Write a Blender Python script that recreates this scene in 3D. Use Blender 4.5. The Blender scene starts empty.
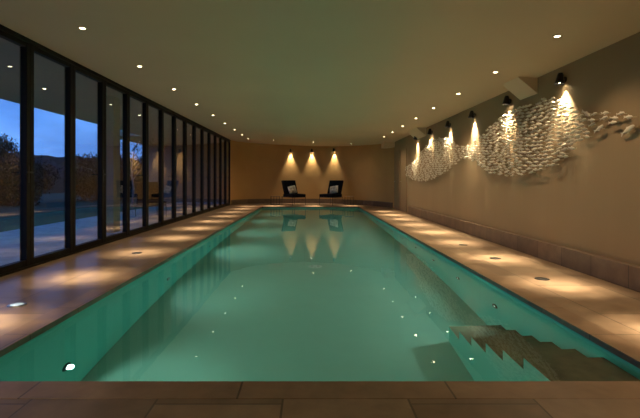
import bpy, bmesh, math, random
from mathutils import Vector, Matrix, noise
random.seed(7)
S = bpy.context.scene
C = S.collection
PI = math.pi
U = 1.05            # eye height above the deck in metres, unit of the survey
F = 427.0           # focal length in pixels of the 640 px wide frame
def D(k): return k * F * U

# ------------------------------------------------------------------ camera, sky, view
cd = bpy.data.cameras.new('camera'); cam = bpy.data.objects.new('camera', cd); C.objects.link(cam)
cam.location = (0, 0, U); cam.rotation_euler = (PI / 2, 0, 0)
cd.sensor_width = 36; cd.lens = F / 640 * 36
cd.shift_x = 10 / 640; cd.shift_y = -29 / 640
cd.clip_start = .05; cd.clip_end = 300
S.camera = cam
S.view_settings.view_transform = 'Standard'; S.view_settings.look = 'None'
S.view_settings.gamma = 1; S.view_settings.use_curve_mapping = False
S.view_settings.exposure = 0.0
S.cycles.use_denoising = True
S.cycles.max_bounces = 10; S.cycles.diffuse_bounces = 5; S.cycles.glossy_bounces = 5
S.cycles.transmission_bounces = 8; S.cycles.transparent_max_bounces = 12
S.cycles.sample_clamp_indirect = 3.0
S.cycles.blur_glossy = 0.6

WARM = (1.0, .72, .43)
P_DOWN = 1080        # ceiling downlights
P_DOWN_R = 1250
P_SCONCE = 330
P_POOL = 50
P_SKY = 1.9

w = bpy.data.worlds.new('dusk'); S.world = w; w.use_nodes = True
nt = w.node_tree; bg = nt.nodes['Background']
tc = nt.nodes.new('ShaderNodeTexCoord'); sx = nt.nodes.new('ShaderNodeSeparateXYZ')
cr = nt.nodes.new('ShaderNodeValToRGB')
e = cr.color_ramp.elements
e[0].position = 0.0; e[0].color = (.035, .06, .12, 1)
e[1].position = 1.0; e[1].color = (.02, .06, .22, 1)
for p, c in ((.02, (.16, .34, .80, 1)), (.12, (.12, .32, .86, 1)), (.35, (.06, .18, .58, 1))):
    x = e.new(p); x.color = c
nz = nt.nodes.new('ShaderNodeTexNoise'); nz.inputs['Scale'].default_value = 5; nz.inputs['Detail'].default_value = 5
mp = nt.nodes.new('ShaderNodeMapping'); mp.inputs['Scale'].default_value = (1, 1, 3.5)
cl = nt.nodes.new('ShaderNodeValToRGB')
cl.color_ramp.elements[0].position = .35; cl.color_ramp.elements[0].color = (.62, .66, .72, 1)
cl.color_ramp.elements[1].position = .68; cl.color_ramp.elements[1].color = (1.15, 1.1, 1.05, 1)
mx = nt.nodes.new('ShaderNodeMix'); mx.data_type = 'RGBA'; mx.blend_type = 'MULTIPLY'; mx.inputs[0].default_value = 1
L = nt.links.new
L(tc.outputs['Generated'], sx.inputs[0]); L(sx.outputs['Z'], cr.inputs[0])
L(tc.outputs['Generated'], mp.inputs[0]); L(mp.outputs[0], nz.inputs['Vector']); L(nz.outputs[0], cl.inputs[0])
L(cr.outputs[0], mx.inputs[6]); L(cl.outputs[0], mx.inputs[7]); L(mx.outputs[2], bg.inputs[0])
bg.inputs[1].default_value = P_SKY

# ------------------------------------------------------------------ materials
def mat(name, col=(.5, .5, .5), rough=.5, metal=0, spec=.5, emit=None, es=0, noise_s=0, noise_a=0, bump=0, bscale=None, stretch=None, coat=0):
    m = bpy.data.materials.new(name); m.use_nodes = True
    n = m.node_tree.nodes; l = m.node_tree.links.new; b = n['Principled BSDF']
    b.inputs['Base Color'].default_value = (*col, 1); b.inputs['Roughness'].default_value = rough
    b.inputs['Metallic'].default_value = metal; b.inputs['Specular IOR Level'].default_value = spec
    b.inputs['Coat Weight'].default_value = coat
    if emit:
        b.inputs['Emission Color'].default_value = (*emit, 1); b.inputs['Emission Strength'].default_value = es
    if noise_s:
        t = n.new('ShaderNodeTexCoord'); mp = n.new('ShaderNodeMapping'); l(t.outputs['Object'], mp.inputs[0])
        if stretch: mp.inputs['Scale'].default_value = stretch
        z = n.new('ShaderNodeTexNoise'); z.inputs['Scale'].default_value = noise_s; z.inputs['Detail'].default_value = 6
        l(mp.outputs[0], z.inputs['Vector'])
        r = n.new('ShaderNodeValToRGB'); r.color_ramp.elements[0].position = .3; r.color_ramp.elements[1].position = .7
        r.color_ramp.elements[0].color = (*[c * (1 - noise_a) for c in col], 1)
        r.color_ramp.elements[1].color = (*[min(1, c * (1 + noise_a)) for c in col], 1)
        l(z.outputs[0], r.inputs[0]); l(r.outputs[0], b.inputs['Base Color'])
        if bump:
            z2 = n.new('ShaderNodeTexNoise'); z2.inputs['Scale'].default_value = bscale or noise_s; z2.inputs['Detail'].default_value = 4
            l(mp.outputs[0], z2.inputs['Vector'])
            bp = n.new('ShaderNodeBump'); bp.inputs['Strength'].default_value = bump; bp.inputs['Distance'].default_value = .01
            l(z2.outputs[0], bp.inputs['Height']); l(bp.outputs[0], b.inputs['Normal'])
    return m

def stone(name, c1, c2, grout, bw, bh, rough=.35, rot=0, gap=.006, off=(0, 0), vertical=False, spec=.5, bumpd=.006, flat=False):
    """natural stone slabs: cell colour from a brick pattern, veined and pitted by noise"""
    m = bpy.data.materials.new(name); m.use_nodes = True
    n = m.node_tree.nodes; l = m.node_tree.links.new; b = n['Principled BSDF']
    t = n.new('ShaderNodeTexCoord'); mp = n.new('ShaderNodeMapping'); l(t.outputs['Object'], mp.inputs[0])
    mp.inputs['Rotation'].default_value = (0, 0, rot); mp.inputs['Location'].default_value = (*off, 0)
    v = mp.outputs[0]
    if vertical:
        s = n.new('ShaderNodeSeparateXYZ'); cb = n.new('ShaderNodeCombineXYZ'); l(v, s.inputs[0])
        l(s.outputs['Y'], cb.inputs['X']); l(s.outputs['Z'], cb.inputs['Y']); v = cb.outputs[0]
    br = n.new('ShaderNodeTexBrick'); l(v, br.inputs['Vector'])
    br.inputs['Color1'].default_value = (*c1, 1); br.inputs['Color2'].default_value = (*c2, 1)
    br.inputs['Mortar'].default_value = (*grout, 1); br.inputs['Scale'].default_value = 1
    br.inputs['Brick Width'].default_value = bw; br.inputs['Row Height'].default_value = bh
    br.inputs['Mortar Size'].default_value = gap; br.inputs['Mortar Smooth'].default_value = .3
    z = n.new('ShaderNodeTexNoise'); z.inputs['Scale'].default_value = 5; z.inputs['Detail'].default_value = 9
    z.inputs['Roughness'].default_value = .6; z.inputs['Distortion'].default_value = .2
    l(t.outputs['Object'], z.inputs['Vector'])
    r = n.new('ShaderNodeValToRGB'); r.color_ramp.elements[0].position = .28; r.color_ramp.elements[1].position = .78
    r.color_ramp.elements[0].color = (.60, .57, .54, 1); r.color_ramp.elements[1].color = (1.2, 1.2, 1.18, 1)
    if flat: r.color_ramp.elements[0].color = (.95, .95, .95, 1); r.color_ramp.elements[1].color = (1.03, 1.03, 1.03, 1)
    l(z.outputs[0], r.inputs[0])
    x = n.new('ShaderNodeMix'); x.data_type = 'RGBA'; x.blend_type = 'MULTIPLY'; x.inputs[0].default_value = 1
    l(br.outputs['Color'], x.inputs[6]); l(r.outputs[0], x.inputs[7]); l(x.outputs[2], b.inputs['Base Color'])
    rr = n.new('ShaderNodeMapRange'); rr.inputs['From Min'].default_value = .3; rr.inputs['From Max'].default_value = .7
    rr.inputs['To Min'].default_value = rough; rr.inputs['To Max'].default_value = rough + .08
    l(z.outputs[0], rr.inputs[0]); l(rr.outputs[0], b.inputs['Roughness'])
    z3 = n.new('ShaderNodeTexNoise'); z3.inputs['Scale'].default_value = 9; z3.inputs['Detail'].default_value = 4
    l(t.outputs['Object'], z3.inputs['Vector'])
    sub = n.new('ShaderNodeMath'); sub.operation = 'SUBTRACT'; l(z3.outputs[0], sub.inputs[0]); l(br.outputs['Fac'], sub.inputs[1])
    bp = n.new('ShaderNodeBump'); bp.inputs['Strength'].default_value = .25; bp.inputs['Distance'].default_value = bumpd * .5
    l(sub.outputs[0], bp.inputs['Height']); l(bp.outputs[0], b.inputs['Normal'])
    b.inputs['Specular IOR Level'].default_value = spec
    return m

def glass_mat(name, tint=(.9, .95, .97), f0=.055, power=3.2):
    m = bpy.data.materials.new(name); m.use_nodes = True
    n = m.node_tree.nodes; l = m.node_tree.links.new; n.remove(n['Principled BSDF'])
    o = n['Material Output']
    g = n.new('ShaderNodeNewGeometry')
    dt = n.new('ShaderNodeVectorMath'); dt.operation = 'DOT_PRODUCT'
    l(g.outputs['Normal'], dt.inputs[0]); l(g.outputs['Incoming'], dt.inputs[1])
    def mth(op, a, b=None):
        q = n.new('ShaderNodeMath'); q.operation = op
        for i, v in enumerate((a, b)):
            if v is None: continue
            if isinstance(v, (int, float)): q.inputs[i].default_value = v
            else: l(v, q.inputs[i])
        return q.outputs[0]
    ab = mth('ABSOLUTE', dt.outputs['Value']); inv = mth('SUBTRACT', 1.0, ab); pw = mth('POWER', inv, power)
    fr = mth('ADD', mth('MULTIPLY', pw, 1 - f0), f0)
    tr = n.new('ShaderNodeBsdfTransparent'); tr.inputs[0].default_value = (*tint, 1)
    gl = n.new('ShaderNodeBsdfGlossy'); gl.inputs['Roughness'].default_value = .02
    x = n.new('ShaderNodeMixShader'); l(fr, x.inputs[0]); l(tr.outputs[0], x.inputs[1]); l(gl.outputs[0], x.inputs[2])
    l(x.outputs[0], o.inputs[0])
    return m

def water_mat():
    m = bpy.data.materials.new('pool water'); m.use_nodes = True
    n = m.node_tree.nodes; l = m.node_tree.links.new; n.remove(n['Principled BSDF'])
    o = n['Material Output']
    g = n.new('ShaderNodeBsdfGlass'); g.inputs['IOR'].default_value = 1.333; g.inputs['Roughness'].default_value = .008
    g.inputs['Color'].default_value = (.93, 1, .98, 1)
    t = n.new('ShaderNodeTexCoord'); z = n.new('ShaderNodeTexNoise')
    z.inputs['Scale'].default_value = 1.6; z.inputs['Detail'].default_value = 2; l(t.outputs['Object'], z.inputs['Vector'])
    bp = n.new('ShaderNodeBump'); bp.inputs['Strength'].default_value = .3; bp.inputs['Distance'].default_value = .003
    l(z.outputs[0], bp.inputs['Height']); 
    z4 = n.new('ShaderNodeTexNoise'); z4.inputs['Scale'].default_value = 9; z4.inputs['Detail'].default_value = 2; l(t.outputs['Object'], z4.inputs['Vector'])
    b2 = n.new('ShaderNodeBump'); b2.inputs['Strength'].default_value = .3; b2.inputs['Distance'].default_value = .00035
    l(z4.outputs[0], b2.inputs['Height']); l(bp.outputs[0], b2.inputs['Normal']); l(b2.outputs[0], g.inputs['Normal']); l(g.outputs[0], o.inputs[0])
    return m

M = {}
M['deck'] = stone('honed stone paving', (.26, .185, .12), (.165, .115, .075), (.08, .058, .04), .9, .6, .30, rot=PI / 2, off=(.2, .13))
M['coping'] = stone('stone coping', (.24, .16, .10), (.19, .125, .075), (.08, .055, .038), 1.05, .6, .32, off=(.35, .1))
M['plinth'] = stone('stone plinth', (.22, .15, .10), (.16, .11, .075), (.08, .06, .04), .55, .6, .5, vertical=True)
M['plaster'] = mat('warm plaster', (.30, .208, .112), .75, noise_s=.9, noise_a=.07, bump=.25, bscale=9, stretch=(1, 1, .12))
M['ceiling'] = mat('ceiling paint', (.70, .555, .37), .42, spec=.35, noise_s=.5, noise_a=.04)
M['backwall'] = mat('ochre plaster', (.50, .30, .115), .7, noise_s=1.2, noise_a=.07, bump=.2, bscale=9)
M['pool'] = stone('pale green pool lining', (.11, .50, .41), (.105, .48, .395), (.09, .42, .35), 2.4, 2.4, .5, gap=.006, bumpd=.001, flat=True)
M['poolfloor'] = stone('pale grey green pool floor', (.22, .43, .35), (.215, .42, .345), (.17, .37, .31), 3.6, 3.6, .5, gap=.006, bumpd=.001, flat=True, off=(1.9, .4))
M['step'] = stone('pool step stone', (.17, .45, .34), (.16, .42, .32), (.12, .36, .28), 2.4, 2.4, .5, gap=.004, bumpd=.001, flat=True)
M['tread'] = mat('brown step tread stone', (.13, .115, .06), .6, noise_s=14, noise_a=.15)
M['water'] = water_mat()
M['black'] = mat('black metal', (.012, .011, .010), .38, metal=.3)
M['blackmatt'] = mat('black powder coat', (.007, .006, .005), .6, spec=.25)
M['glass'] = glass_mat('window glass')
M['bulb'] = mat('lit bulb', (1, .9, .7), .4, emit=(1, .84, .58), es=40)
M['white'] = mat('white ceramic', (.64, .57, .45), .5, noise_s=20, noise_a=.06)
M['trimwhite'] = mat('ivory ring', (.55, .49, .36), .4)
M['lamp'] = mat('lit lamp', (1, .9, .7), .4, emit=(1, .80, .50), es=26)
M['lampdim'] = mat('lit floor lens', (.6, .8, .9), .2, emit=(.55, .8, 1), es=.25)
M['poollens'] = mat('lit pool lens', (.9, 1, 1), .3, emit=(.75, 1, .95), es=.9)
M['steel'] = mat('brushed steel', (.45, .45, .43), .3, metal=1)
M['darkdisc'] = mat('dark fitting', (.03, .03, .028), .35, metal=.5)
M['navy'] = mat('navy fabric', (.004, .005, .012), .9, spec=.15, noise_s=60, noise_a=.3, bump=.3)
M['pillow'] = mat('white and blue cushion fabric', (.62, .60, .56), .9, noise_s=9, noise_a=.55)
M['wood'] = mat('dark wood', (.09, .05, .025), .45, noise_s=6, noise_a=.3, stretch=(1, 1, 8))
M['terrace'] = stone('pale terrace paving', (.72, .74, .78), (.66, .68, .73), (.4, .42, .46), .9, .6, .45)
M['soffit'] = mat('grey render', (.34, .31, .27), .8, noise_s=2, noise_a=.06)
M['grass'] = mat('lawn', (.05, .09, .03), .9, noise_s=30, noise_a=.4, bump=.5)
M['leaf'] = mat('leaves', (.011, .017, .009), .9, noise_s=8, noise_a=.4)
M['bark'] = mat('pale bark', (.32, .30, .28), .8, noise_s=14, noise_a=.4, bump=.5)
M['drain'] = mat('white drain cover', (.6, .68, .64), .4)

# ------------------------------------------------------------------ helpers
class MB:
    def __init__(s): s.b = bmesh.new()
    def box(s, c, d, rot=None, bev=0):
        t = bmesh.new(); bmesh.ops.create_cube(t, size=1)
        for v in t.verts: v.co = Vector((v.co.x * d[0], v.co.y * d[1], v.co.z * d[2]))
        if bev: bmesh.ops.bevel(t, geom=list(t.edges), offset=bev, segments=2, affect='EDGES', profile=.6)
        m = Matrix.Translation(c) @ (rot.to_4x4() if rot else Matrix.Identity(4))
        return s.add(t, m)
    def add(s, t, m=None):
        if m is not None: bmesh.ops.transform(t, matrix=m, verts=t.verts)
        me = bpy.data.meshes.new('t'); t.to_mesh(me); t.free(); s.b.from_mesh(me); bpy.data.meshes.remove(me)
        return s
    def quad(s, *p):
        s.b.faces.new([s.b.verts.new(q) for q in p]); return s
    def tube(s, pts, r, n=8):
        pts = [Vector(p) for p in pts]
        if not hasattr(r, '__len__'): r = [r] * len(pts)
        rings = []
        for i, p in enumerate(pts):
            d = (pts[min(i + 1, len(pts) - 1)] - pts[max(i - 1, 0)]).normalized()
            a = d.orthogonal().normalized() if i == 0 else (a - d * a.dot(d)).normalized()
            bb = d.cross(a)
            rings.append([s.b.verts.new(p + (a * math.cos(2 * PI * k / n) + bb * math.sin(2 * PI * k / n)) * r[i]) for k in range(n)])
        for i in range(len(rings) - 1):
            for k in range(n): s.b.faces.new((rings[i][k], rings[i][(k + 1) % n], rings[i + 1][(k + 1) % n], rings[i + 1][k]))
        s.b.faces.new(rings[0][::-1]); s.b.faces.new(rings[-1]); return s
    def lathe(s, prof, n=20, m=None, cap=True):
        t = bmesh.new(); R = []
        for (r, z) in prof: R.append([t.verts.new((r * math.cos(2 * PI * k / n), r * math.sin(2 * PI * k / n), z)) for k in range(n)])
        for i in range(len(R) - 1):
            for k in range(n): t.faces.new((R[i][k], R[i][(k + 1) % n], R[i + 1][(k + 1) % n], R[i + 1][k]))
        if cap: t.faces.new(R[0][::-1]); t.faces.new(R[-1])
        bmesh.ops.recalc_face_normals(t, faces=t.faces)
        return s.add(t, m)
    def prism(s, poly, z0, z1):
        n = len(poly)
        a = [s.b.verts.new((x, y, z0(x, y) if callable(z0) else z0)) for x, y in poly]
        b = [s.b.verts.new((x, y, z1(x, y) if callable(z1) else z1)) for x, y in poly]
        s.b.faces.new(a[::-1]); s.b.faces.new(b)
        for i in range(n): s.b.faces.new((a[i], a[(i + 1) % n], b[(i + 1) % n], b[i]))
        return s
    def build(s, name, m, parent=None, loc=(0, 0, 0), smooth=False, recalc=True):
        if recalc: bmesh.ops.recalc_face_normals(s.b, faces=s.b.faces)
        me = bpy.data.meshes.new(name); s.b.to_mesh(me); s.b.free()
        me.materials.append(m)
        if smooth:
            for p in me.polygons: p.use_smooth = True
            me.set_sharp_from_angle(angle=math.radians(40))
        o = bpy.data.objects.new(name, me); C.objects.link(o); o.location = loc
        if parent: o.parent = parent
        return o
def struct(o): o['kind'] = 'structure'; return o
def tag(o, label, cat, group=None, kind=None):
    o['label'] = label; o['category'] = cat
    if group: o['group'] = group
    if kind: o['kind'] = kind
    return o
def empty(name, loc, rz=0):
    o = bpy.data.objects.new(name, None); C.objects.link(o); o.location = loc; o.rotation_euler = (0, 0, rz); o.empty_display_size = .1
    return o
def copy_tree(o, parent=None):
    c = o.copy(); C.objects.link(c); c.parent = parent
    for ch in list(o.children): copy_tree(ch, c)
    return c
def spot(parent, loc, power, angle, blend=.6, col=WARM, radius=.02, direction=(0, 0, -1)):
    l = bpy.data.lights.new('light', 'SPOT'); l.energy = power; l.color = col; l.spot_size = math.radians(angle); l.spot_blend = blend
    l.shadow_soft_size = radius
    o = bpy.data.objects.new('light', l); C.objects.link(o); o.parent = parent; o.location = loc
    o.rotation_euler = Vector(direction).to_track_quat('-Z', 'Y').to_euler()
    return o

# ------------------------------------------------------------------ room shell
XL, XR = -3.2 * U, 3.0 * U            # glazing line, right wall face
YB = -3.2                             # end wall behind the viewer
def ceil_z(x, y=0): return U * (2.57 - .0414 * (x / U + 2.35))
PXL, PXR = -1.81 * U, 1.81 * U        # pool edges
PY0, PY1 = 2.12 * U, 16.1 * U
WZ = -.055                            # water level
PD = -.055 - 1.36 * U                 # pool floor
CW = .17 * U                          # coping width

arc_ctrl = [(-3.2, 17.15), (-2.98, 17.75), (-2.45, 18.2), (-1.5, 18.5), (-.4, 18.55), (.6, 18.35), (1.4, 17.85), (2.15, 17.0), (2.68, 16.1), (3.0, 15.2)]
def spline(P, n=6):
    out = []
    for i in range(len(P) - 1):
        p0 = Vector(P[max(i - 1, 0)]); p1 = Vector(P[i]); p2 = Vector(P[i + 1]); p3 = Vector(P[min(i + 2, len(P) - 1)])
        for k in range(n):
            t = k / n
            out.append(.5 * ((2 * p1) + (p2 - p0) * t + (2 * p0 - 5 * p1 + 4 * p2 - p3) * t * t + (3 * p1 - p0 - 3 * p2 + p3) * t ** 3))
    out.append(Vector(P[-1])); return out
arc = [p * U for p in spline(arc_ctrl)]
def offset(pts, d):
    out = []
    for i, p in enumerate(pts):
        t = (pts[min(i + 1, len(pts) - 1)] - pts[max(i - 1, 0)]).normalized(); out.append(p + Vector((-t.y, t.x)) * d)
    return out
arc_out = offset(arc, .18)

# deck: one slab with the pool opening
mb = MB()
OX0, OX1, OY0, OY1 = PXL - CW, PXR + CW, PY0 - CW, PY1 + CW
for (x0, x1, y0, y1) in ((XL - .10, OX0, YB - .2, 20.3), (OX1, XR + .25, YB - .2, 20.3), (OX0, OX1, YB - .2, OY0), (OX0, OX1, OY1, 20.3)):
    mb.box(((x0 + x1) / 2, (y0 + y1) / 2, -.15), (x1 - x0, y1 - y0, .30))
struct(mb.build('floor', M['deck']))
# coping ring
mb = MB()
for (x0, x1, y0, y1) in ((OX0, PXL, OY0, OY1), (PXR, OX1, OY0, OY1), (PXL, PXR, OY0, PY0), (PXL, PXR, PY1, OY1)):
    mb.box(((x0 + x1) / 2, (y0 + y1) / 2, -.019), (x1 - x0, y1 - y0, .042), bev=.003)
o = struct(mb.build('trim_1', M['coping'])); o['label'] = 'brown stone coping around the pool edge'
# pool basin (walls behind the coping, floor)
mb = MB(); T = .2; e_ = .012
x0, x1, y0, y1 = PXL - e_, PXR + e_, PY0 - e_, PY1 + e_
mb.box(((x0 + x1) / 2, (y0 + y1) / 2, PD - .1), (x1 - x0 + 2 * T, y1 - y0 + 2 * T, .2))
struct(mb.build('pool_floor', M['poolfloor']))
for nm, bx_ in (('pool_wall_left', (x0 - T, x0, y0 - T, y1 + T)), ('pool_wall_right', (x1, x1 + T, y0 - T, y1 + T)),
                ('pool_wall_front', (x0, x1, y0 - T, y0)), ('pool_wall_back', (x0, x1, y1, y1 + T))):
    a, b, c, d = bx_
    mb = MB(); mb.box(((a + b) / 2, (c + d) / 2, (PD - .041) / 2), (b - a, d - c, -.041 - PD)); struct(mb.build(nm, M['pool']))
# steps in the near right corner: risers climb towards the near edge
mb = MB()
ys = [2.65 + .285 * i for i in range(6)]; ds = [.14 + .18 * i for i in range(6)]
prof = [(y0, PD)]
prof = [(y0, PD), (ys[5] * U, PD)]
for i in range(5, -1, -1):
    zt = WZ - ds[i] * U
    prof.append((ys[i] * U, zt)); prof.append((ys[i - 1] * U if i else y0, zt))
XS = 1.325 * U
a = [mb.b.verts.new((XS, y, z)) for y, z in prof]; b = [mb.b.verts.new((x1, y, z)) for y, z in prof]
mb.b.faces.new(a); mb.b.faces.new(b[::-1])
for i in range(len(prof)): mb.b.faces.new((a[i], b[i], b[(i + 1) % len(prof)], a[(i + 1) % len(prof)]))
bmesh.ops.triangulate(mb.b, faces=[f for f in mb.b.faces if len(f.verts) > 4])
o = mb.build('pool_steps', M['step']); struct(o)
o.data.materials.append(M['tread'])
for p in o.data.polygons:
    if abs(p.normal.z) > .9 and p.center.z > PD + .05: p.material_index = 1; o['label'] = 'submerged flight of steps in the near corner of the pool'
# water
mb = MB(); mb.quad((x0, y0, WZ), (x1, y0, WZ), (x1, y1, WZ), (x0, y1, WZ))
o = mb.build('pool_water', M['water'], recalc=False)
tag(o, 'still clear teal water filling the long indoor pool', 'water', kind='stuff')

# ceiling slab following the slightly falling soffit
mb = MB()
poly = [(XL - .1, YB - .2), (XR + .25, YB - .2), (XR + .25, 15.2 * U)] + [(p.x, p.y) for p in arc_out[::-1]]
poly = [(XL - .1, YB - .2), (XR + .25, YB - .2), (XR + .25, 20.3), (XL - .1, 20.3)]
mb.prism(poly, ceil_z, lambda x, y: ceil_z(x) + .2)
struct(mb.build('ceiling', M['ceiling']))
# right wall
mb = MB(); mb.prism([(XR, YB - .2), (XR + .22, YB - .2), (XR + .22, 15.2 * U), (XR, 15.2 * U)], 0, ceil_z); struct(mb.build('wall_right', M['plaster']))
# wall behind the viewer
mb = MB(); mb.prism([(XL, YB - .2), (XR, YB - .2), (XR, YB), (XL, YB)], 0, ceil_z); struct(mb.build('wall_front', M['plaster']))
# curved end wall
def band(name, m, inner, outer, z0, z1, smooth=True):
    mb = MB(); n = len(inner); g = []
    for p, q in zip(inner, outer):
        zz = z1(p.x) if callable(z1) else z1
        g.append([mb.b.verts.new((p.x, p.y, z0)), mb.b.verts.new((p.x, p.y, zz)), mb.b.verts.new((q.x, q.y, zz)), mb.b.verts.new((q.x, q.y, z0))])
    for i in range(n - 1):
        for k in range(4): mb.b.faces.new((g[i][k], g[i + 1][k], g[i + 1][(k + 1) % 4], g[i][(k + 1) % 4]))
    mb.b.faces.new(g[0]); mb.b.faces.new(g[-1][::-1])
    return mb.build(name, m, smooth=smooth)
struct(band('wall_back', M['backwall'], arc, arc_out, 0, lambda x: ceil_z(x)))
inner = offset(arc[1:-1], -.03)
struct(band('baseboard_back', M['plinth'], inner, arc[1:-1], 0, .20))
# right stone plinth with a thin lit top ledge
XP = 2.93 * U
mb = MB(); mb.box(((XP + XR) / 2, (YB + D(.0298)) / 2, .108 * U), (XR - XP, D(.0298) - YB, .216 * U), bev=.004)
struct(mb.build('baseboard_right', M['plinth']))
# flush doors at the far end of the right wall
for i, k in enumerate((.0309, .0332)):
    r = empty('door_%d' % (20 + i), (XR, D(k), 0)); struct(r)
    mb = MB(); mb.box((-.012, .45, 1.05), (.024, .88, 2.1), bev=.003); mb.build('door_leaf', M['plaster'], r)
    mb = MB(); mb.tube([(-.024, .80, 1.0), (-.055, .80, 1.0), (-.055, .70, 1.0)], .008); mb.build('door_handle', M['steel'], r)
# sloping brackets between right wall and ceiling
for i, (k0, k1, pr, dz) in enumerate(((.01318, .01427, .26, .22), (.0258, .0283, .26, .22), (.0366, .0385, .30, .26))):
    mb = MB(); ya, yb = D(k0), D(k1)
    xw = XR if i < 2 else 2.72 * U
    if i == 2: ya, yb = 15.1 * U, 15.75 * U
    zt = ceil_z(xw - pr * U)
    A = [(xw + .02, ya, zt + .02), (xw - pr * U, ya, zt), (xw - .0, ya, zt - dz * U), (xw + .02, ya, zt - dz * U)]
    if i == 2: A = [(3.0 * U, ya, zt), (xw - pr * U * .3, ya, zt), (xw - pr * U * .3, ya, zt - dz * U * .8), (3.0 * U, ya, zt - dz * U * .8)]
    a = [mb.b.verts.new(p) for p in A]; b = [mb.b.verts.new((p[0], yb, p[2])) for p in A]
    mb.b.faces.new(a); mb.b.faces.new(b[::-1])
    for q in range(4): mb.b.faces.new((a[q], b[q], b[(q + 1) % 4], a[(q + 1) % 4]))
    o = struct(mb.build('trim_%d' % (10 + i), M['ceiling']))

# ------------------------------------------------------------------ glazed folding doors
HT = ceil_z(XL) - .05
ymul = [D(.01146 + .00206 * k) for k in range(-6, 15)]
mb = MB(); mb.box((XL - .05, (YB + 17.98) / 2, HT + .025), (.13, 17.98 - YB, .05)); struct(mb.build('trim_2', M['blackmatt']))
mb = MB(); mb.box((XL - .05, (YB + 17.98) / 2, .012), (.13, 17.98 - YB, .024)); struct(mb.build('trim_3', M['blackmatt']))
mb = MB(); mb.box((XL - .05, (YB + ymul[0]) / 2, HT / 2), (.1, ymul[0] - YB - .01, HT - .05)); struct(mb.build('wall_left', M['plaster']))
for i in range(len(ymul) - 1):
    ya, yb = ymul[i] + .004, ymul[i + 1] - .004
    r = empty('door_%d' % (i + 1), (XL, ya, 0)); struct(r); W = yb - ya; z0, z1 = .026, HT - .002
    mb = MB(); fw = .064
    mb.box((-.045, fw / 2, (z0 + z1) / 2), (.085, fw, z1 - z0), bev=.004); mb.box((-.045, W - fw / 2, (z0 + z1) / 2), (.085, fw, z1 - z0), bev=.004)
    mb.box((-.045, W / 2, z0 + .035), (.07, W - 2 * fw, .07)); mb.box((-.045, W / 2, z1 - .025), (.07, W - 2 * fw, .05))
    mb.build('door_frame', M['blackmatt'], r)
    mb = MB(); mb.box((-.045, W / 2, (z0 + z1) / 2), (.012, W - 2 * fw + .01, z1 - z0 - .13)); mb.build('glass_pane', M['glass'], r)
    if i % 2 == 1:
        mb = MB(); mb.box((-.004, W - fw / 2, 1.12), (.012, .03, .20), bev=.003); mb.tube([(-.004, W - fw / 2, 1.14), (.05, W - fw / 2, 1.14), (.05, W - fw / 2 - .11, 1.14)], .009)
        mb.build('door_handle', M['black'], r)

# ------------------------------------------------------------------ outdoors
mb = MB(); mb.box((-4.7 * U, 7.5, -.14), (2.9 * U, 28, .2)); o = struct(mb.build('terrace', M['terrace'])); o['label'] = 'pale stone terrace outside the glass doors'
mb = MB(); mb.box((-28, 12, -.35), (43.6, 70, .3)); struct(mb.build('lawn', M['grass']))
zs = 2.6 * U
mb = MB(); mb.box((-4.72 * U, 7.5, zs + .12), (2.9 * U, 28, .2)); struct(mb.build('outdoor_ceiling', M['soffit']))
mb = MB(); mb.box((-5.32 * U, 20.2, zs / 2), (4.16 * U, .25, zs)); struct(mb.build('wall_outdoor', M['soffit']))
mb = MB(); mb.box((-6.9 * U, 18.5, zs + .12), (1.4 * U, 4.0, .2)); struct(mb.build('outdoor_ceiling', M['soffit']))
mb = MB(); mb.box((-3.8 * U, D(.0191), zs / 2 - .01), (.24, .30, zs - .03), bev=.01); o = struct(mb.build('column', M['soffit']))
# house behind closes the terrace beside the viewer
mb = MB(); mb.box((-4.7 * U, YB - .1, zs / 2), (2.9 * U, .2, zs)); struct(mb.build('wall_terrace', M['soffit']))

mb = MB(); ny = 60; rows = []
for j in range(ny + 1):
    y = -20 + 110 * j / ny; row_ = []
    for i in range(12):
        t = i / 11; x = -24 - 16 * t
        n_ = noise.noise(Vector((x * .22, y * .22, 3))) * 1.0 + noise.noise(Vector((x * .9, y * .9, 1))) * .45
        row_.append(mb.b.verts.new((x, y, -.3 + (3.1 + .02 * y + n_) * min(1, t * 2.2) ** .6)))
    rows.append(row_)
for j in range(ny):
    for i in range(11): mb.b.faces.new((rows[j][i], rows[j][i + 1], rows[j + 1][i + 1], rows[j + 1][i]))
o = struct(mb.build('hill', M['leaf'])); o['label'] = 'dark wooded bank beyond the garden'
def leaf_cloud(mb, c, rad, n, size, squash=.8):
    for _ in range(n):
        while True:
            v = Vector((random.uniform(-1, 1), random.uniform(-1, 1), random.uniform(-1, 1)))
            if v.length < 1: break
        v = v * (.55 + .45 * random.random()); p = c + Vector((v.x * rad, v.y * rad, v.z * rad * squash))
        R = Matrix.Rotation(random.uniform(0, 6.3), 3, 'Z') @ Matrix.Rotation(random.uniform(-1.3, 1.3), 3, 'X')
        s_ = size * random.uniform(.6, 1.3)
        q = [R @ Vector(t) * s_ for t in ((0, -.2, 0), (.22, .25, .03), (0, 1, 0), (-.22, .25, .03))]
        mb.quad(*[p + t for t in q])
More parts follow.
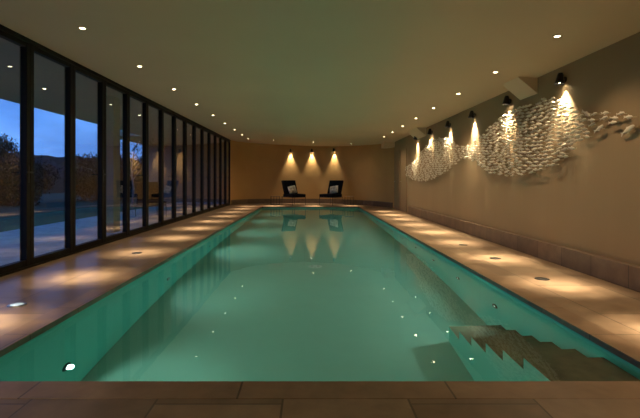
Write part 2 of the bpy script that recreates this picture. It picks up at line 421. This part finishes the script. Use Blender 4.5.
def tree(loc, h, rad, seed, label, n=9, trunk='bark'):
    random.seed(seed); r = empty('garden_tree', loc); tag(r, label, 'tree', 'trees beyond the terrace')
    mb = MB(); mb.tube([(0, 0, 0), (.05, .02, h * .3), (-.04, .05, h * .55), (0, 0, h * .85)], [.11, .09, .06, .02])
    tips = []
    for k in range(n):
        a = random.uniform(0, 6.3); z = h * random.uniform(.35, .85); rr = rad * random.uniform(.3, .8)
        t = Vector((math.cos(a) * rr, math.sin(a) * rr, z)); tips.append(t)
        mb.tube([(0, 0, z * .6), t * .5 + Vector((0, 0, z * .4)), t], [.04, .025, .01], 5)
    mb.build('trunk', M[trunk], r)
    mb = MB()
    for t in tips: leaf_cloud(mb, t, rad * .55, 600, .17)
    for k in range(n): leaf_cloud(mb, Vector((random.uniform(-1, 1) * rad * .6, random.uniform(-1, 1) * rad * .6, h * random.uniform(.1, .5))), rad * .6, 500, .18)
    mb.build('crown', M['leaf'], r, recalc=False)
    return r
tl = [(-12.5, 5.2, 2.6, 1.5, 'tree'), (-13.5, 8.6, 3.0, 1.6, ''), (-14.5, 12.0, 2.7, 1.7, ''), (-16, 16.5, 3.2, 1.9, ''),
      (-15, 21.5, 3.0, 1.9, ''), (-13, 26.5, 3.3, 1.9, ''), (-12.2, 31.5, 3.4, 2.0, ''), (-19.5, 24.5, 4.4, 2.3, ''), (-20, 12.5, 3.8, 2.3, '')]
tlab = ['dark leafy tree seen through the first full glass door', 'dark round tree behind the second glass door', 'low dark bushy tree between the second and third mullion',
        'tall dark tree rising beside the third glass pane', 'dense dark tree near the terrace column', 'dark tree standing just past the terrace column',
        'furthest dark tree along the garden edge', 'tallest dark tree at the back of the garden', 'broad dark tree behind the front row of garden trees']
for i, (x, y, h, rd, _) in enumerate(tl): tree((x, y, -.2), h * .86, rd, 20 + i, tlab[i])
random.seed(3)
# slender pale tree by the column
r = empty('slender_tree', (-6.75 * U, 16.2 * U, -.2)); tag(r, 'slender pale-barked young tree with bare forked branches beyond the terrace', 'tree')
mb = MB(); mb.tube([(0, 0, 0), (.06, 0, .9), (-.03, 0, 1.7), (.12, 0, 2.6)], [.05, .045, .035, .015])
for s_ in range(9):
    z = 1.2 + s_ * .15; d = (-1) ** s_
    mb.tube([(0, 0, z), (d * .25, random.uniform(-.2, .2), z + .3), (d * random.uniform(.4, .7), random.uniform(-.3, .3), z + .65)], [.02, .014, .005], 5)
mb.build('trunk', M['bark'], r)
mb = MB()
for s_ in range(12): leaf_cloud(mb, Vector((random.uniform(-.7, .7), random.uniform(-.5, .5), random.uniform(1.8, 2.9))), .22, 25, .09)
mb.build('crown', M['leaf'], r, recalc=False)

# ------------------------------------------------------------------ fittings
def downlight(loc, name='ceiling_downlight', wide=.07, light=True, power=P_DOWN, tilt=0, glow=None, angle=22):
    r = empty(name, loc, 0); r.rotation_euler = (0, tilt, 0)
    mb = MB(); mb.lathe([(.028, -.001), (.028, -.006), (.045, -.006), (.047, .004), (.028, .004)], 18, cap=False); mb.build('trim_ring', M['trimwhite'], r, smooth=True)
    mb = MB(); mb.lathe([(.027, -.002), (.020, -.005), (.004, -.007)], 16); mb.build('lens', glow or M['lamp'], r, smooth=True)
    if light: spot(r, (0, 0, -.012), power * .55, angle * 1.25, 1, col=(1, .76, .49), radius=.02); spot(r, (0, 0, -.012), power * .8, angle * .72, 1, col=(1, .80, .54), radius=.02)
    if light: spot(r, (0, 0, -.012), power * wide, 120, 1, radius=.02)
    return r
TL = math.atan(.0414)
LABL = ['nearest to the top of the picture', 'second', 'third', 'fourth', 'fifth', 'sixth', 'seventh', 'eighth', 'ninth']
ordn = ['first', 'second', 'third', 'fourth', 'fifth', 'sixth', 'seventh', 'eighth', 'ninth', 'tenth']
def dl(X, k, label, group, power, wide=.06):
    x = X * U; o = downlight((x, D(k), ceil_z(x)), power=power, wide=wide)
    if label: tag(o, label, 'ceiling light', group)
    return o
for k in range(-2, 9):
    lab = 'small round lit downlight beside the glass doors, %s from the near end' % ordn[k] if k >= 0 else 'small round downlight beside the glass doors, behind the viewer'
    kk = .01033 + .00347 * k
    dl(-2.35, kk, lab, 'downlights along the glass doors', P_DOWN)
for k in range(-2, 8):
    kk = .00955 + .00318 * k
    lab = 'small round lit downlight along the fish wall, %s from the near end' % ordn[k] if k >= 0 else 'small round downlight along the fish wall, behind the viewer'
    dl(2.36, kk, lab, 'downlights along the fish wall', P_DOWN_R)
for X, nm in ((-1.42, 'left'), (.12, 'middle'), (1.58, 'right')):
    dl(X, .0386, 'small ceiling downlight over the lounge chairs, %s of three' % nm, 'downlights over the lounge chairs', P_DOWN * 1.6, .01)
for k, t in ((.0177, 'nearer'), (.0246, 'farther')):
    o = downlight((-4.7 * U, D(k), zs + .02), 'outdoor_downlight', power=60); tag(o, 'small lit downlight in the outdoor canopy, the %s one' % t, 'ceiling light', 'canopy downlights')

# wall sconces: black hooded cone shining down
def sconce_proto(power, rot):
    r = empty('wall_lamp', (0, 0, 0), rot)       # local -x points into the room
    mb = MB(); mb.lathe([(.036, 0), (.036, .012)], 16, Matrix.Rotation(-PI / 2, 4, 'Y')); mb.build('wall_plate', M['black'], r, smooth=True)
    mb = MB(); mb.tube([(-.01, 0, .02), (-.045, 0, .03)], .010); mb.build('arm', M['black'], r)
    mb = MB(); tilt = Matrix.Translation((-.066, 0, 0)) @ Matrix.Rotation(.10, 4, 'Y')
    mb.lathe([(.012, .085), (.026, .080), (.034, .06), (.056, -.045), (.060, -.055), (.056, -.055), (.050, -.045), (.028, .05), (.004, .055)], 20, tilt); mb.build('lamp_shade', M['black'], r, smooth=True)
    mb = MB(); mb.lathe([(.004, -.005), (.030, -.01), (.034, -.025), (.028, -.036), (.004, -.04)], 16, tilt); mb.build('bulb', M['bulb'], r, smooth=True)
    return r
def add_sconce(loc, rot, power, label, group, first=None, angle=78, dirx=.0):
    o = first or copy_tree(PS); o.location = loc; o.rotation_euler = (0, 0, rot); tag(o, label, 'wall lamp', group)
    spot(o, (-.060, 0, -.066), power, angle, 1, col=(1, .82, .53), radius=.015, direction=(dirx, 0, -1))
    return o
PS = sconce_proto(0, 0)
first = PS
zS = U * (1 + 1.18)
sk = [.01171, .01492, .01815, .0213, .0245, .0278]
wsl = ['black wall lamp above the nearest end of the fish swarm, largest of the six', 'black wall lamp just past the nearest ceiling bracket', 'black wall lamp over the tapering middle of the fish swarm',
       'black wall lamp over the narrow waist, fourth from the near end', 'black wall lamp over the far lobe of the fish swarm, beside the second bracket', 'black wall lamp farthest along the fish wall']
for i, k in enumerate(sk):
    tmp = add_sconce((XR, D(k) + .02, zS), 0, P_SCONCE, wsl[i], 'wall lamps above the fish sculpture', first if i == 0 else None)
    if i == 0:                       # prototype carries its lamp only once
        lamp0 = [c for c in tmp.children if c.type == 'LIGHT'][0]
        PS = copy_tree(tmp); [bpy.data.objects.remove(c) for c in list(PS.children) if c.type == 'LIGHT']
def arc_at(x):
    for i in range(len(arc) - 1):
        if arc[i].x <= x <= arc[i + 1].x:
            t = (x - arc[i].x) / (arc[i + 1].x - arc[i].x); p = arc[i].lerp(arc[i + 1], t); d = (arc[i + 1] - arc[i]).normalized(); return p, d
for px, nm in ((290.5, 'left'), (312, 'middle'), (334, 'right')):
    x = (px - 310) / F * 18.45 * U; p, d = arc_at(x)
    add_sconce((p.x, p.y, U * (1 + 1.27)), math.atan2(d.x, -d.y), 210, 'black wall lamp on the curved end wall, %s of three' % nm, 'wall lamps on the end wall', None, 62, .0)
for c in list(PS.children): bpy.data.objects.remove(c)
bpy.data.objects.remove(PS)

# two unseen fill lamps added behind the viewer to brighten the near deck
for X, nm in ((-.9, 'glass door'), (.9, 'fish wall')):
    o = downlight((X * U, -.6, ceil_z(X * U)), power=110, angle=95); tag(o, 'added unseen fill light behind the viewer, on the %s side' % nm, 'ceiling light')
# round fittings let into the deck
def deck_disc(x, y, lit, label, group):
    r = empty('deck_fitting', (x, y, 0)); tag(r, label, 'floor light', group)
    mb = MB(); mb.lathe([(.050, .0), (.050, .006), (.068, .006), (.072, .0)], 24, cap=False); mb.build('rim', M['steel'] if lit else M['darkdisc'], r, smooth=True)
    mb = MB(); mb.lathe([(.050, .0), (.050, .004), (.01, .005)], 24); mb.build('lens', M['lampdim'] if lit else M['darkdisc'], r, smooth=True)
deck_disc(-2.344 * U, D(.008), True, 'round pale blue glowing lens set in the deck by the glass doors', None)
deck_disc(-2.37 * U, D(.0137), False, 'dark round fitting set in the deck by the glass doors', None)
for X, k, nm in ((2.343, .0101, 'nearest'), (2.357, .01274, 'second nearest'), (2.36, .0154, 'third nearest')):
    deck_disc(X * U, D(k), False, 'dark round fitting in the deck along the fish wall, %s' % nm, 'dark deck fittings along the fish wall')

# underwater lights in the long walls
def pool_light(x, y, z, side, label, group, power):
    r = empty('pool_light', (x, y, z)); tag(r, label, 'pool light', group)
    m = Matrix.Rotation(-side * PI / 2, 4, 'Y')      # axis towards the pool
    mb = MB(); mb.lathe([(.022, .0), (.022, .012), (.050, .012), (.056, .0)], 20, m, cap=False); mb.build('rim', M['darkdisc'], r, smooth=True)
    mb = MB(); mb.lathe([(.022, .002), (.019, .008), (.006, .012)], 16, m); mb.build('lens', M['poollens'], r, smooth=True)
    spot(r, (-side * .03, 0, 0), power, 155, 1, col=(.62, 1, .90), radius=.03, direction=(-side, 0, -.12))
for k in range(11):
    y = (4.2 + 1.05 * k) * U
    pool_light(x1, y, WZ - .66 * U, 1, 'round underwater light in the fish-side pool wall, %s from the steps' % (ordn + ['eleventh'])[k], 'underwater lights on the fish side', P_POOL * (.45 if k < 7 else .25))
for k in range(6):
    y = (3.19 + 2.29 * k) * U
    pool_light(x0, y, WZ - .92 * U, -1, 'round underwater light in the glass-side pool wall, %s from the near edge' % ordn[k], 'underwater lights on the glass side', P_POOL * (1 if k < 4 else .5))
# floor drain
r = empty('pool_drain', (.08 * U, 6.67 * U, PD)); tag(r, 'round drain cover on the pool floor', 'drain')
mb = MB(); mb.lathe([(.01, .02), (.085, .018), (.11, .0)], 24); mb.build('cover', M['drain'], r, smooth=True)
mb = MB()
for a in range(8):
    q = a * PI / 4; mb.box((math.cos(q) * .065, math.sin(q) * .065, .022), (.05, .012, .006), Matrix.Rotation(q, 3, 'Z'))
mb.build('grille', M['darkdisc'], r)

# ------------------------------------------------------------------ lounge chairs, tables, cushions
def cushion(w_, d_, h_, puff=.25, n=10):
    t = bmesh.new(); bmesh.ops.create_cube(t, size=1); bmesh.ops.subdivide_edges(t, edges=list(t.edges), cuts=n, use_grid_fill=True)
    for v in t.verts:
        x, y, z = v.co * 2
        k = (1 - abs(x) ** 5) * (1 - abs(y) ** 5)
        z *= (1 - puff) + puff * k
        rr = 1 - .06 * (abs(z)) ** 3
        v.co = Vector((x * w_ / 2 * rr, y * d_ / 2 * rr, z * h_ / 2))
    return t
def lounge_chair(name, loc, rz, label, group):
    r = empty(name, loc, rz); tag(r, label, 'chair', group)         # faces local -y
    W, Dp = .66, .86
    mb = MB()
    for s_ in (-1, 1): mb.box((s_ * (W / 2 - .0125), 0, .335), (.025, Dp, .03), bev=.004)
    for y in (-Dp / 2 + .0125, -.1, .12, Dp / 2 - .0125): mb.box((0, y, .333), (W - .05, .025, .022), bev=.003)
    mb.build('seat_frame', M['black'], r)
    for s_ in (-1, 1):
        for y in (-Dp / 2 + .02, Dp / 2 - .03):
            mb = MB(); mb.tube([(s_ * (W / 2 - .0125), y, .322), (s_ * (W / 2 - .006), y * 1.02, .0)], [.012, .009], 8); mb.build('leg', M['black'], r)
    th = math.radians(20); R = Matrix.Rotation(-th, 3, 'X')
    base = Vector((0, .24, .36))
    mb = MB()
    for s_ in (-1, 1): mb.tube([base + Vector((s_ * .28, 0, -.03)), base + R @ Vector((s_ * .28, 0, .62))], .012)
    mb.tube([base + R @ Vector((-.28, 0, .62)), base + R @ Vector((.28, 0, .62))], .012)
    mb.tube([base + R @ Vector((-.28, 0, .3)), base + R @ Vector((.28, 0, .3))], .010)
    mb.build('back_frame', M['black'], r)
    mb = MB(); mb.add(cushion(W - .01, .74, .15), Matrix.Translation((0, -.06, .405))); mb.build('seat_cushion', M['navy'], r, smooth=True)
    mb = MB(); mb.add(cushion(W, .64, .13), Matrix.Translation(base + R @ Vector((0, -.07, .36))) @ (R @ Matrix.Rotation(PI / 2, 3, 'X')).to_4x4()); mb.build('back_cushion', M['navy'], r, smooth=True)
    return r, base, R
def pillow(name, chair, base, R, label):
    mb = MB(); mb.add(cushion(.38, .32, .14, .8), Matrix.Translation(base + R @ Vector((.03, -.19, .235))) @ (R @ Matrix.Rotation(PI / 2, 3, 'X') @ Matrix.Rotation(.15, 3, 'Z')).to_4x4())
    o = mb.build(name, M['pillow'], None, smooth=True); o.location = chair.location; o.rotation_euler = chair.rotation_euler
    tag(o, label, 'pillow', 'pillows on the lounge chairs')
c1, b1, R1 = lounge_chair('lounge_chair', (-.66 * U, 17.15 * U, 0), math.radians(36), 'dark navy cushioned lounge chair at the pool end, on the glass door side', 'lounge chairs at the pool end')
c2, b2, R2 = lounge_chair('lounge_chair', (.86 * U, 17.1 * U, 0), math.radians(-36), 'dark navy cushioned lounge chair at the pool end, on the fish wall side', 'lounge chairs at the pool end')
pillow('scatter_pillow', c1, b1, R1, 'white and blue scatter pillow on the lounge chair nearer the glass doors')
pillow('scatter_pillow', c2, b2, R2, 'white and blue scatter pillow on the lounge chair nearer the fish wall')
c3, b3, R3 = lounge_chair('garden_chair', (-4.55 * U, 12.2 * U, -.04), math.radians(38), 'dark lounge chair standing outside on the terrace', None)
def side_table(x, y, label):
    r = empty('side_table', (x, y, 0)); tag(r, label, 'side table', 'wire side tables beside the lounge chairs'); a = .18; h = .37
    mb = MB(); mb.box((0, 0, h - .006), (.38, .38, .012), bev=.003); mb.build('table_top', M['wood'], r)
    for sx_ in (-1, 1):
        for sy in (-1, 1):
            mb = MB(); mb.box((sx_ * a, sy * a, (h - .012) / 2), (.013, .013, h - .012)); mb.build('leg', M['black'], r)
    mb = MB()
    for s_ in (-1, 1):
        mb.box((0, s_ * a, .02), (2 * a, .01, .01)); mb.box((s_ * a, 0, .02), (.01, 2 * a, .01))
        mb.box((s_ * .06, a, h / 2 + .005), (.009, .009, h - .03)); mb.box((s_ * .06, -a, h / 2 + .005), (.009, .009, h - .03))
    mb.build('side_rails', M['black'], r)
side_table(-1.40 * U, 17.2 * U, 'low dark open-frame side table beside the chair nearer the glass doors')
side_table(1.55 * U, 16.95 * U, 'low dark open-frame side table beside the chair nearer the fish wall')

# ------------------------------------------------------------------ school of ceramic fish on the right wall
# outline of the swarm as (distance along wall / U, lower height, upper height) above eye level in U
outl = [(408, 167, 175), (414, 162, 179), (420, 158, 181), (427, 148, 181), (433, 140, 179), (440, 138, 176), (448, 137, 172), (455, 142, 166), (462, 146, 160),
        (470, 146, 158), (478, 142, 161), (486, 135, 168), (495, 125, 173), (505, 116, 175), (520, 108, 176), (535, 103, 173), (545, 99, 170), (555, 97, 166),
        (565, 100, 161), (575, 104, 153), (584, 108, 140)]
XRU = XR / U
pts = []
for px, yt, yb_ in outl:
    k = XRU / (px - 310); pts.append((k * F, (180 - yb_) * k, (180 - yt) * k))
pts.sort()
def lim(y):
    for i in range(len(pts) - 1):
        if pts[i][0] <= y <= pts[i + 1][0]:
            t = (y - pts[i][0]) / (pts[i + 1][0] - pts[i][0]); return pts[i][1] + (pts[i + 1][1] - pts[i][1]) * t, pts[i][2] + (pts[i + 1][2] - pts[i][2]) * t
def fish_mesh(v, length=.135):
    rnd = random.Random(v); mb = MB(); n = 8; stand = .045 + .02 * (v % 3)
    secs = [(-.5, .004, .003), (-.44, .075, .045), (-.30, .125, .075), (-.08, .14, .08), (.14, .10, .055), (.28, .055, .03), (.36, .045, .02)]
    rings = []
    bend = rnd.uniform(-.12, .12)
    for s_, hh, ww in secs:
        off = bend * s_ * s_
        rings.append([mb.b.verts.new((-stand + (math.cos(2 * PI * a / n) * ww + off) * length, s_ * length, math.sin(2 * PI * a / n) * hh * length)) for a in range(n)])
    for i in range(len(rings) - 1):
        for a in range(n): mb.b.faces.new((rings[i][a], rings[i][(a + 1) % n], rings[i + 1][(a + 1) % n], rings[i + 1][a]))
    mb.b.faces.new(rings[0]); mb.b.faces.new(rings[-1])
    def fin(P, th=.012):
        off = bend * .16 * length
        a = [mb.b.verts.new((-stand - th * length + off, y * length, z * length)) for y, z in P]; b = [mb.b.verts.new((-stand + th * length + off, y * length, z * length)) for y, z in P]
        mb.b.faces.new(a); mb.b.faces.new(b[::-1])
        for i in range(len(P)): mb.b.faces.new((a[i], a[(i + 1) % len(P)], b[(i + 1) % len(P)], b[i]))
    fin([(.33, .03), (.52, .13), (.46, 0), (.52, -.13), (.33, -.03)])
    fin([(-.16, .12), (.02, .20), (.08, .10)]); fin([(-.10, -.12), (.04, -.18), (.08, -.10)])
    mb.tube([(-stand, 0, 0), (0, 0, 0)], .0025, 5)
    bmesh.ops.recalc_face_normals(mb.b, faces=mb.b.faces)
    me = bpy.data.meshes.new('fish'); mb.b.to_mesh(me); mb.b.free(); me.materials.append(M['white'])
    for p in me.polygons: p.use_smooth = True
    me.set_sharp_from_angle(angle=math.radians(50))
    return me
FM = [fish_mesh(v) for v in range(6)]
random.seed(11)
cand = []
y = pts[0][0]; row = 0
while y < pts[-1][0]:
    lo, hi = lim(y); z = lo + (.022 if row % 2 else 0) + random.uniform(0, .006)
    while z < hi:
        yy = y + random.uniform(-.022, .022)
        cand.append((yy, z + random.uniform(-.004, .004), random.uniform(.85, 1.1)))
        z += .044 + random.uniform(-.003, .004)
    y += .125; row += 1
# loose fish trailing off the near end
loose = [(600, 114), (611, 113), (627, 113.5), (637, 117), (610, 118), (618.5, 118), (619, 122.5), (599, 120), (596, 124.5), (589, 120), (588, 125), (588, 129), (582, 132), (590, 132.5), (592, 136.5), (581, 137), (580, 141)]
big = [(605, 128.5, 1.15, -.35), (632, 130, 1.4, -.38), (592, 113.5, 1.15, .5)]
def put(y, z, sc, rx, ry, label, group, name='ceramic_fish', rnd=random):
    o = bpy.data.objects.new(name, rnd.choice(FM)); C.objects.link(o); o.location = (XR, y * U, U * (1 + z)); o.scale = (1, sc, sc)
    o.rotation_euler = (rx, 0, ry); tag(o, label, 'fish', group); return o
for px, py in loose:
    k = XRU / (px - 310); put(k * F, (180 - py) * k, random.uniform(.8, .95), random.gauss(.06, .12), 0, 'small white ceramic fish straggling off the near end of the wall swarm', 'stray fish at the near end of the swarm')
for n_, (px, py, sc, rx) in enumerate(big):
    k = XRU / (px - 310); put(k * F, (180 - py) * k, sc, rx, 0, ['large tilted white ceramic fish below the stray fish', 'largest white ceramic fish, nearest the edge of the wall swarm', 'white ceramic fish tilted downwards at the top of the stray fish'][n_], None)
cand.sort(key=lambda c: c[0])
solo, rest = cand[:279], cand[279:]
for (yy, z, sc) in solo:
    put(yy, z, sc * .92, random.gauss(.04, .10), 0, 'white ceramic fish within the dense near part of the wall swarm', 'white ceramic fish on the wall')
mb = MB()
for (yy, z, sc) in rest:
    t = bmesh.new(); t.from_mesh(random.choice(FM))
    mb.add(t, Matrix.Translation((XR, yy * U, U * (1 + z))) @ Matrix.Rotation(random.gauss(.04, .10), 4, 'X') @ Matrix.Diagonal((1, sc * .95, sc * .95, 1)))
o = mb.build('ceramic_fish_school', M['white'], smooth=True, recalc=False)
tag(o, 'far part of the white ceramic fish swarm on the plaster wall', 'fish', 'white ceramic fish on the wall', 'stuff')
open('/tmp/n','w').write(str(len(cand)))
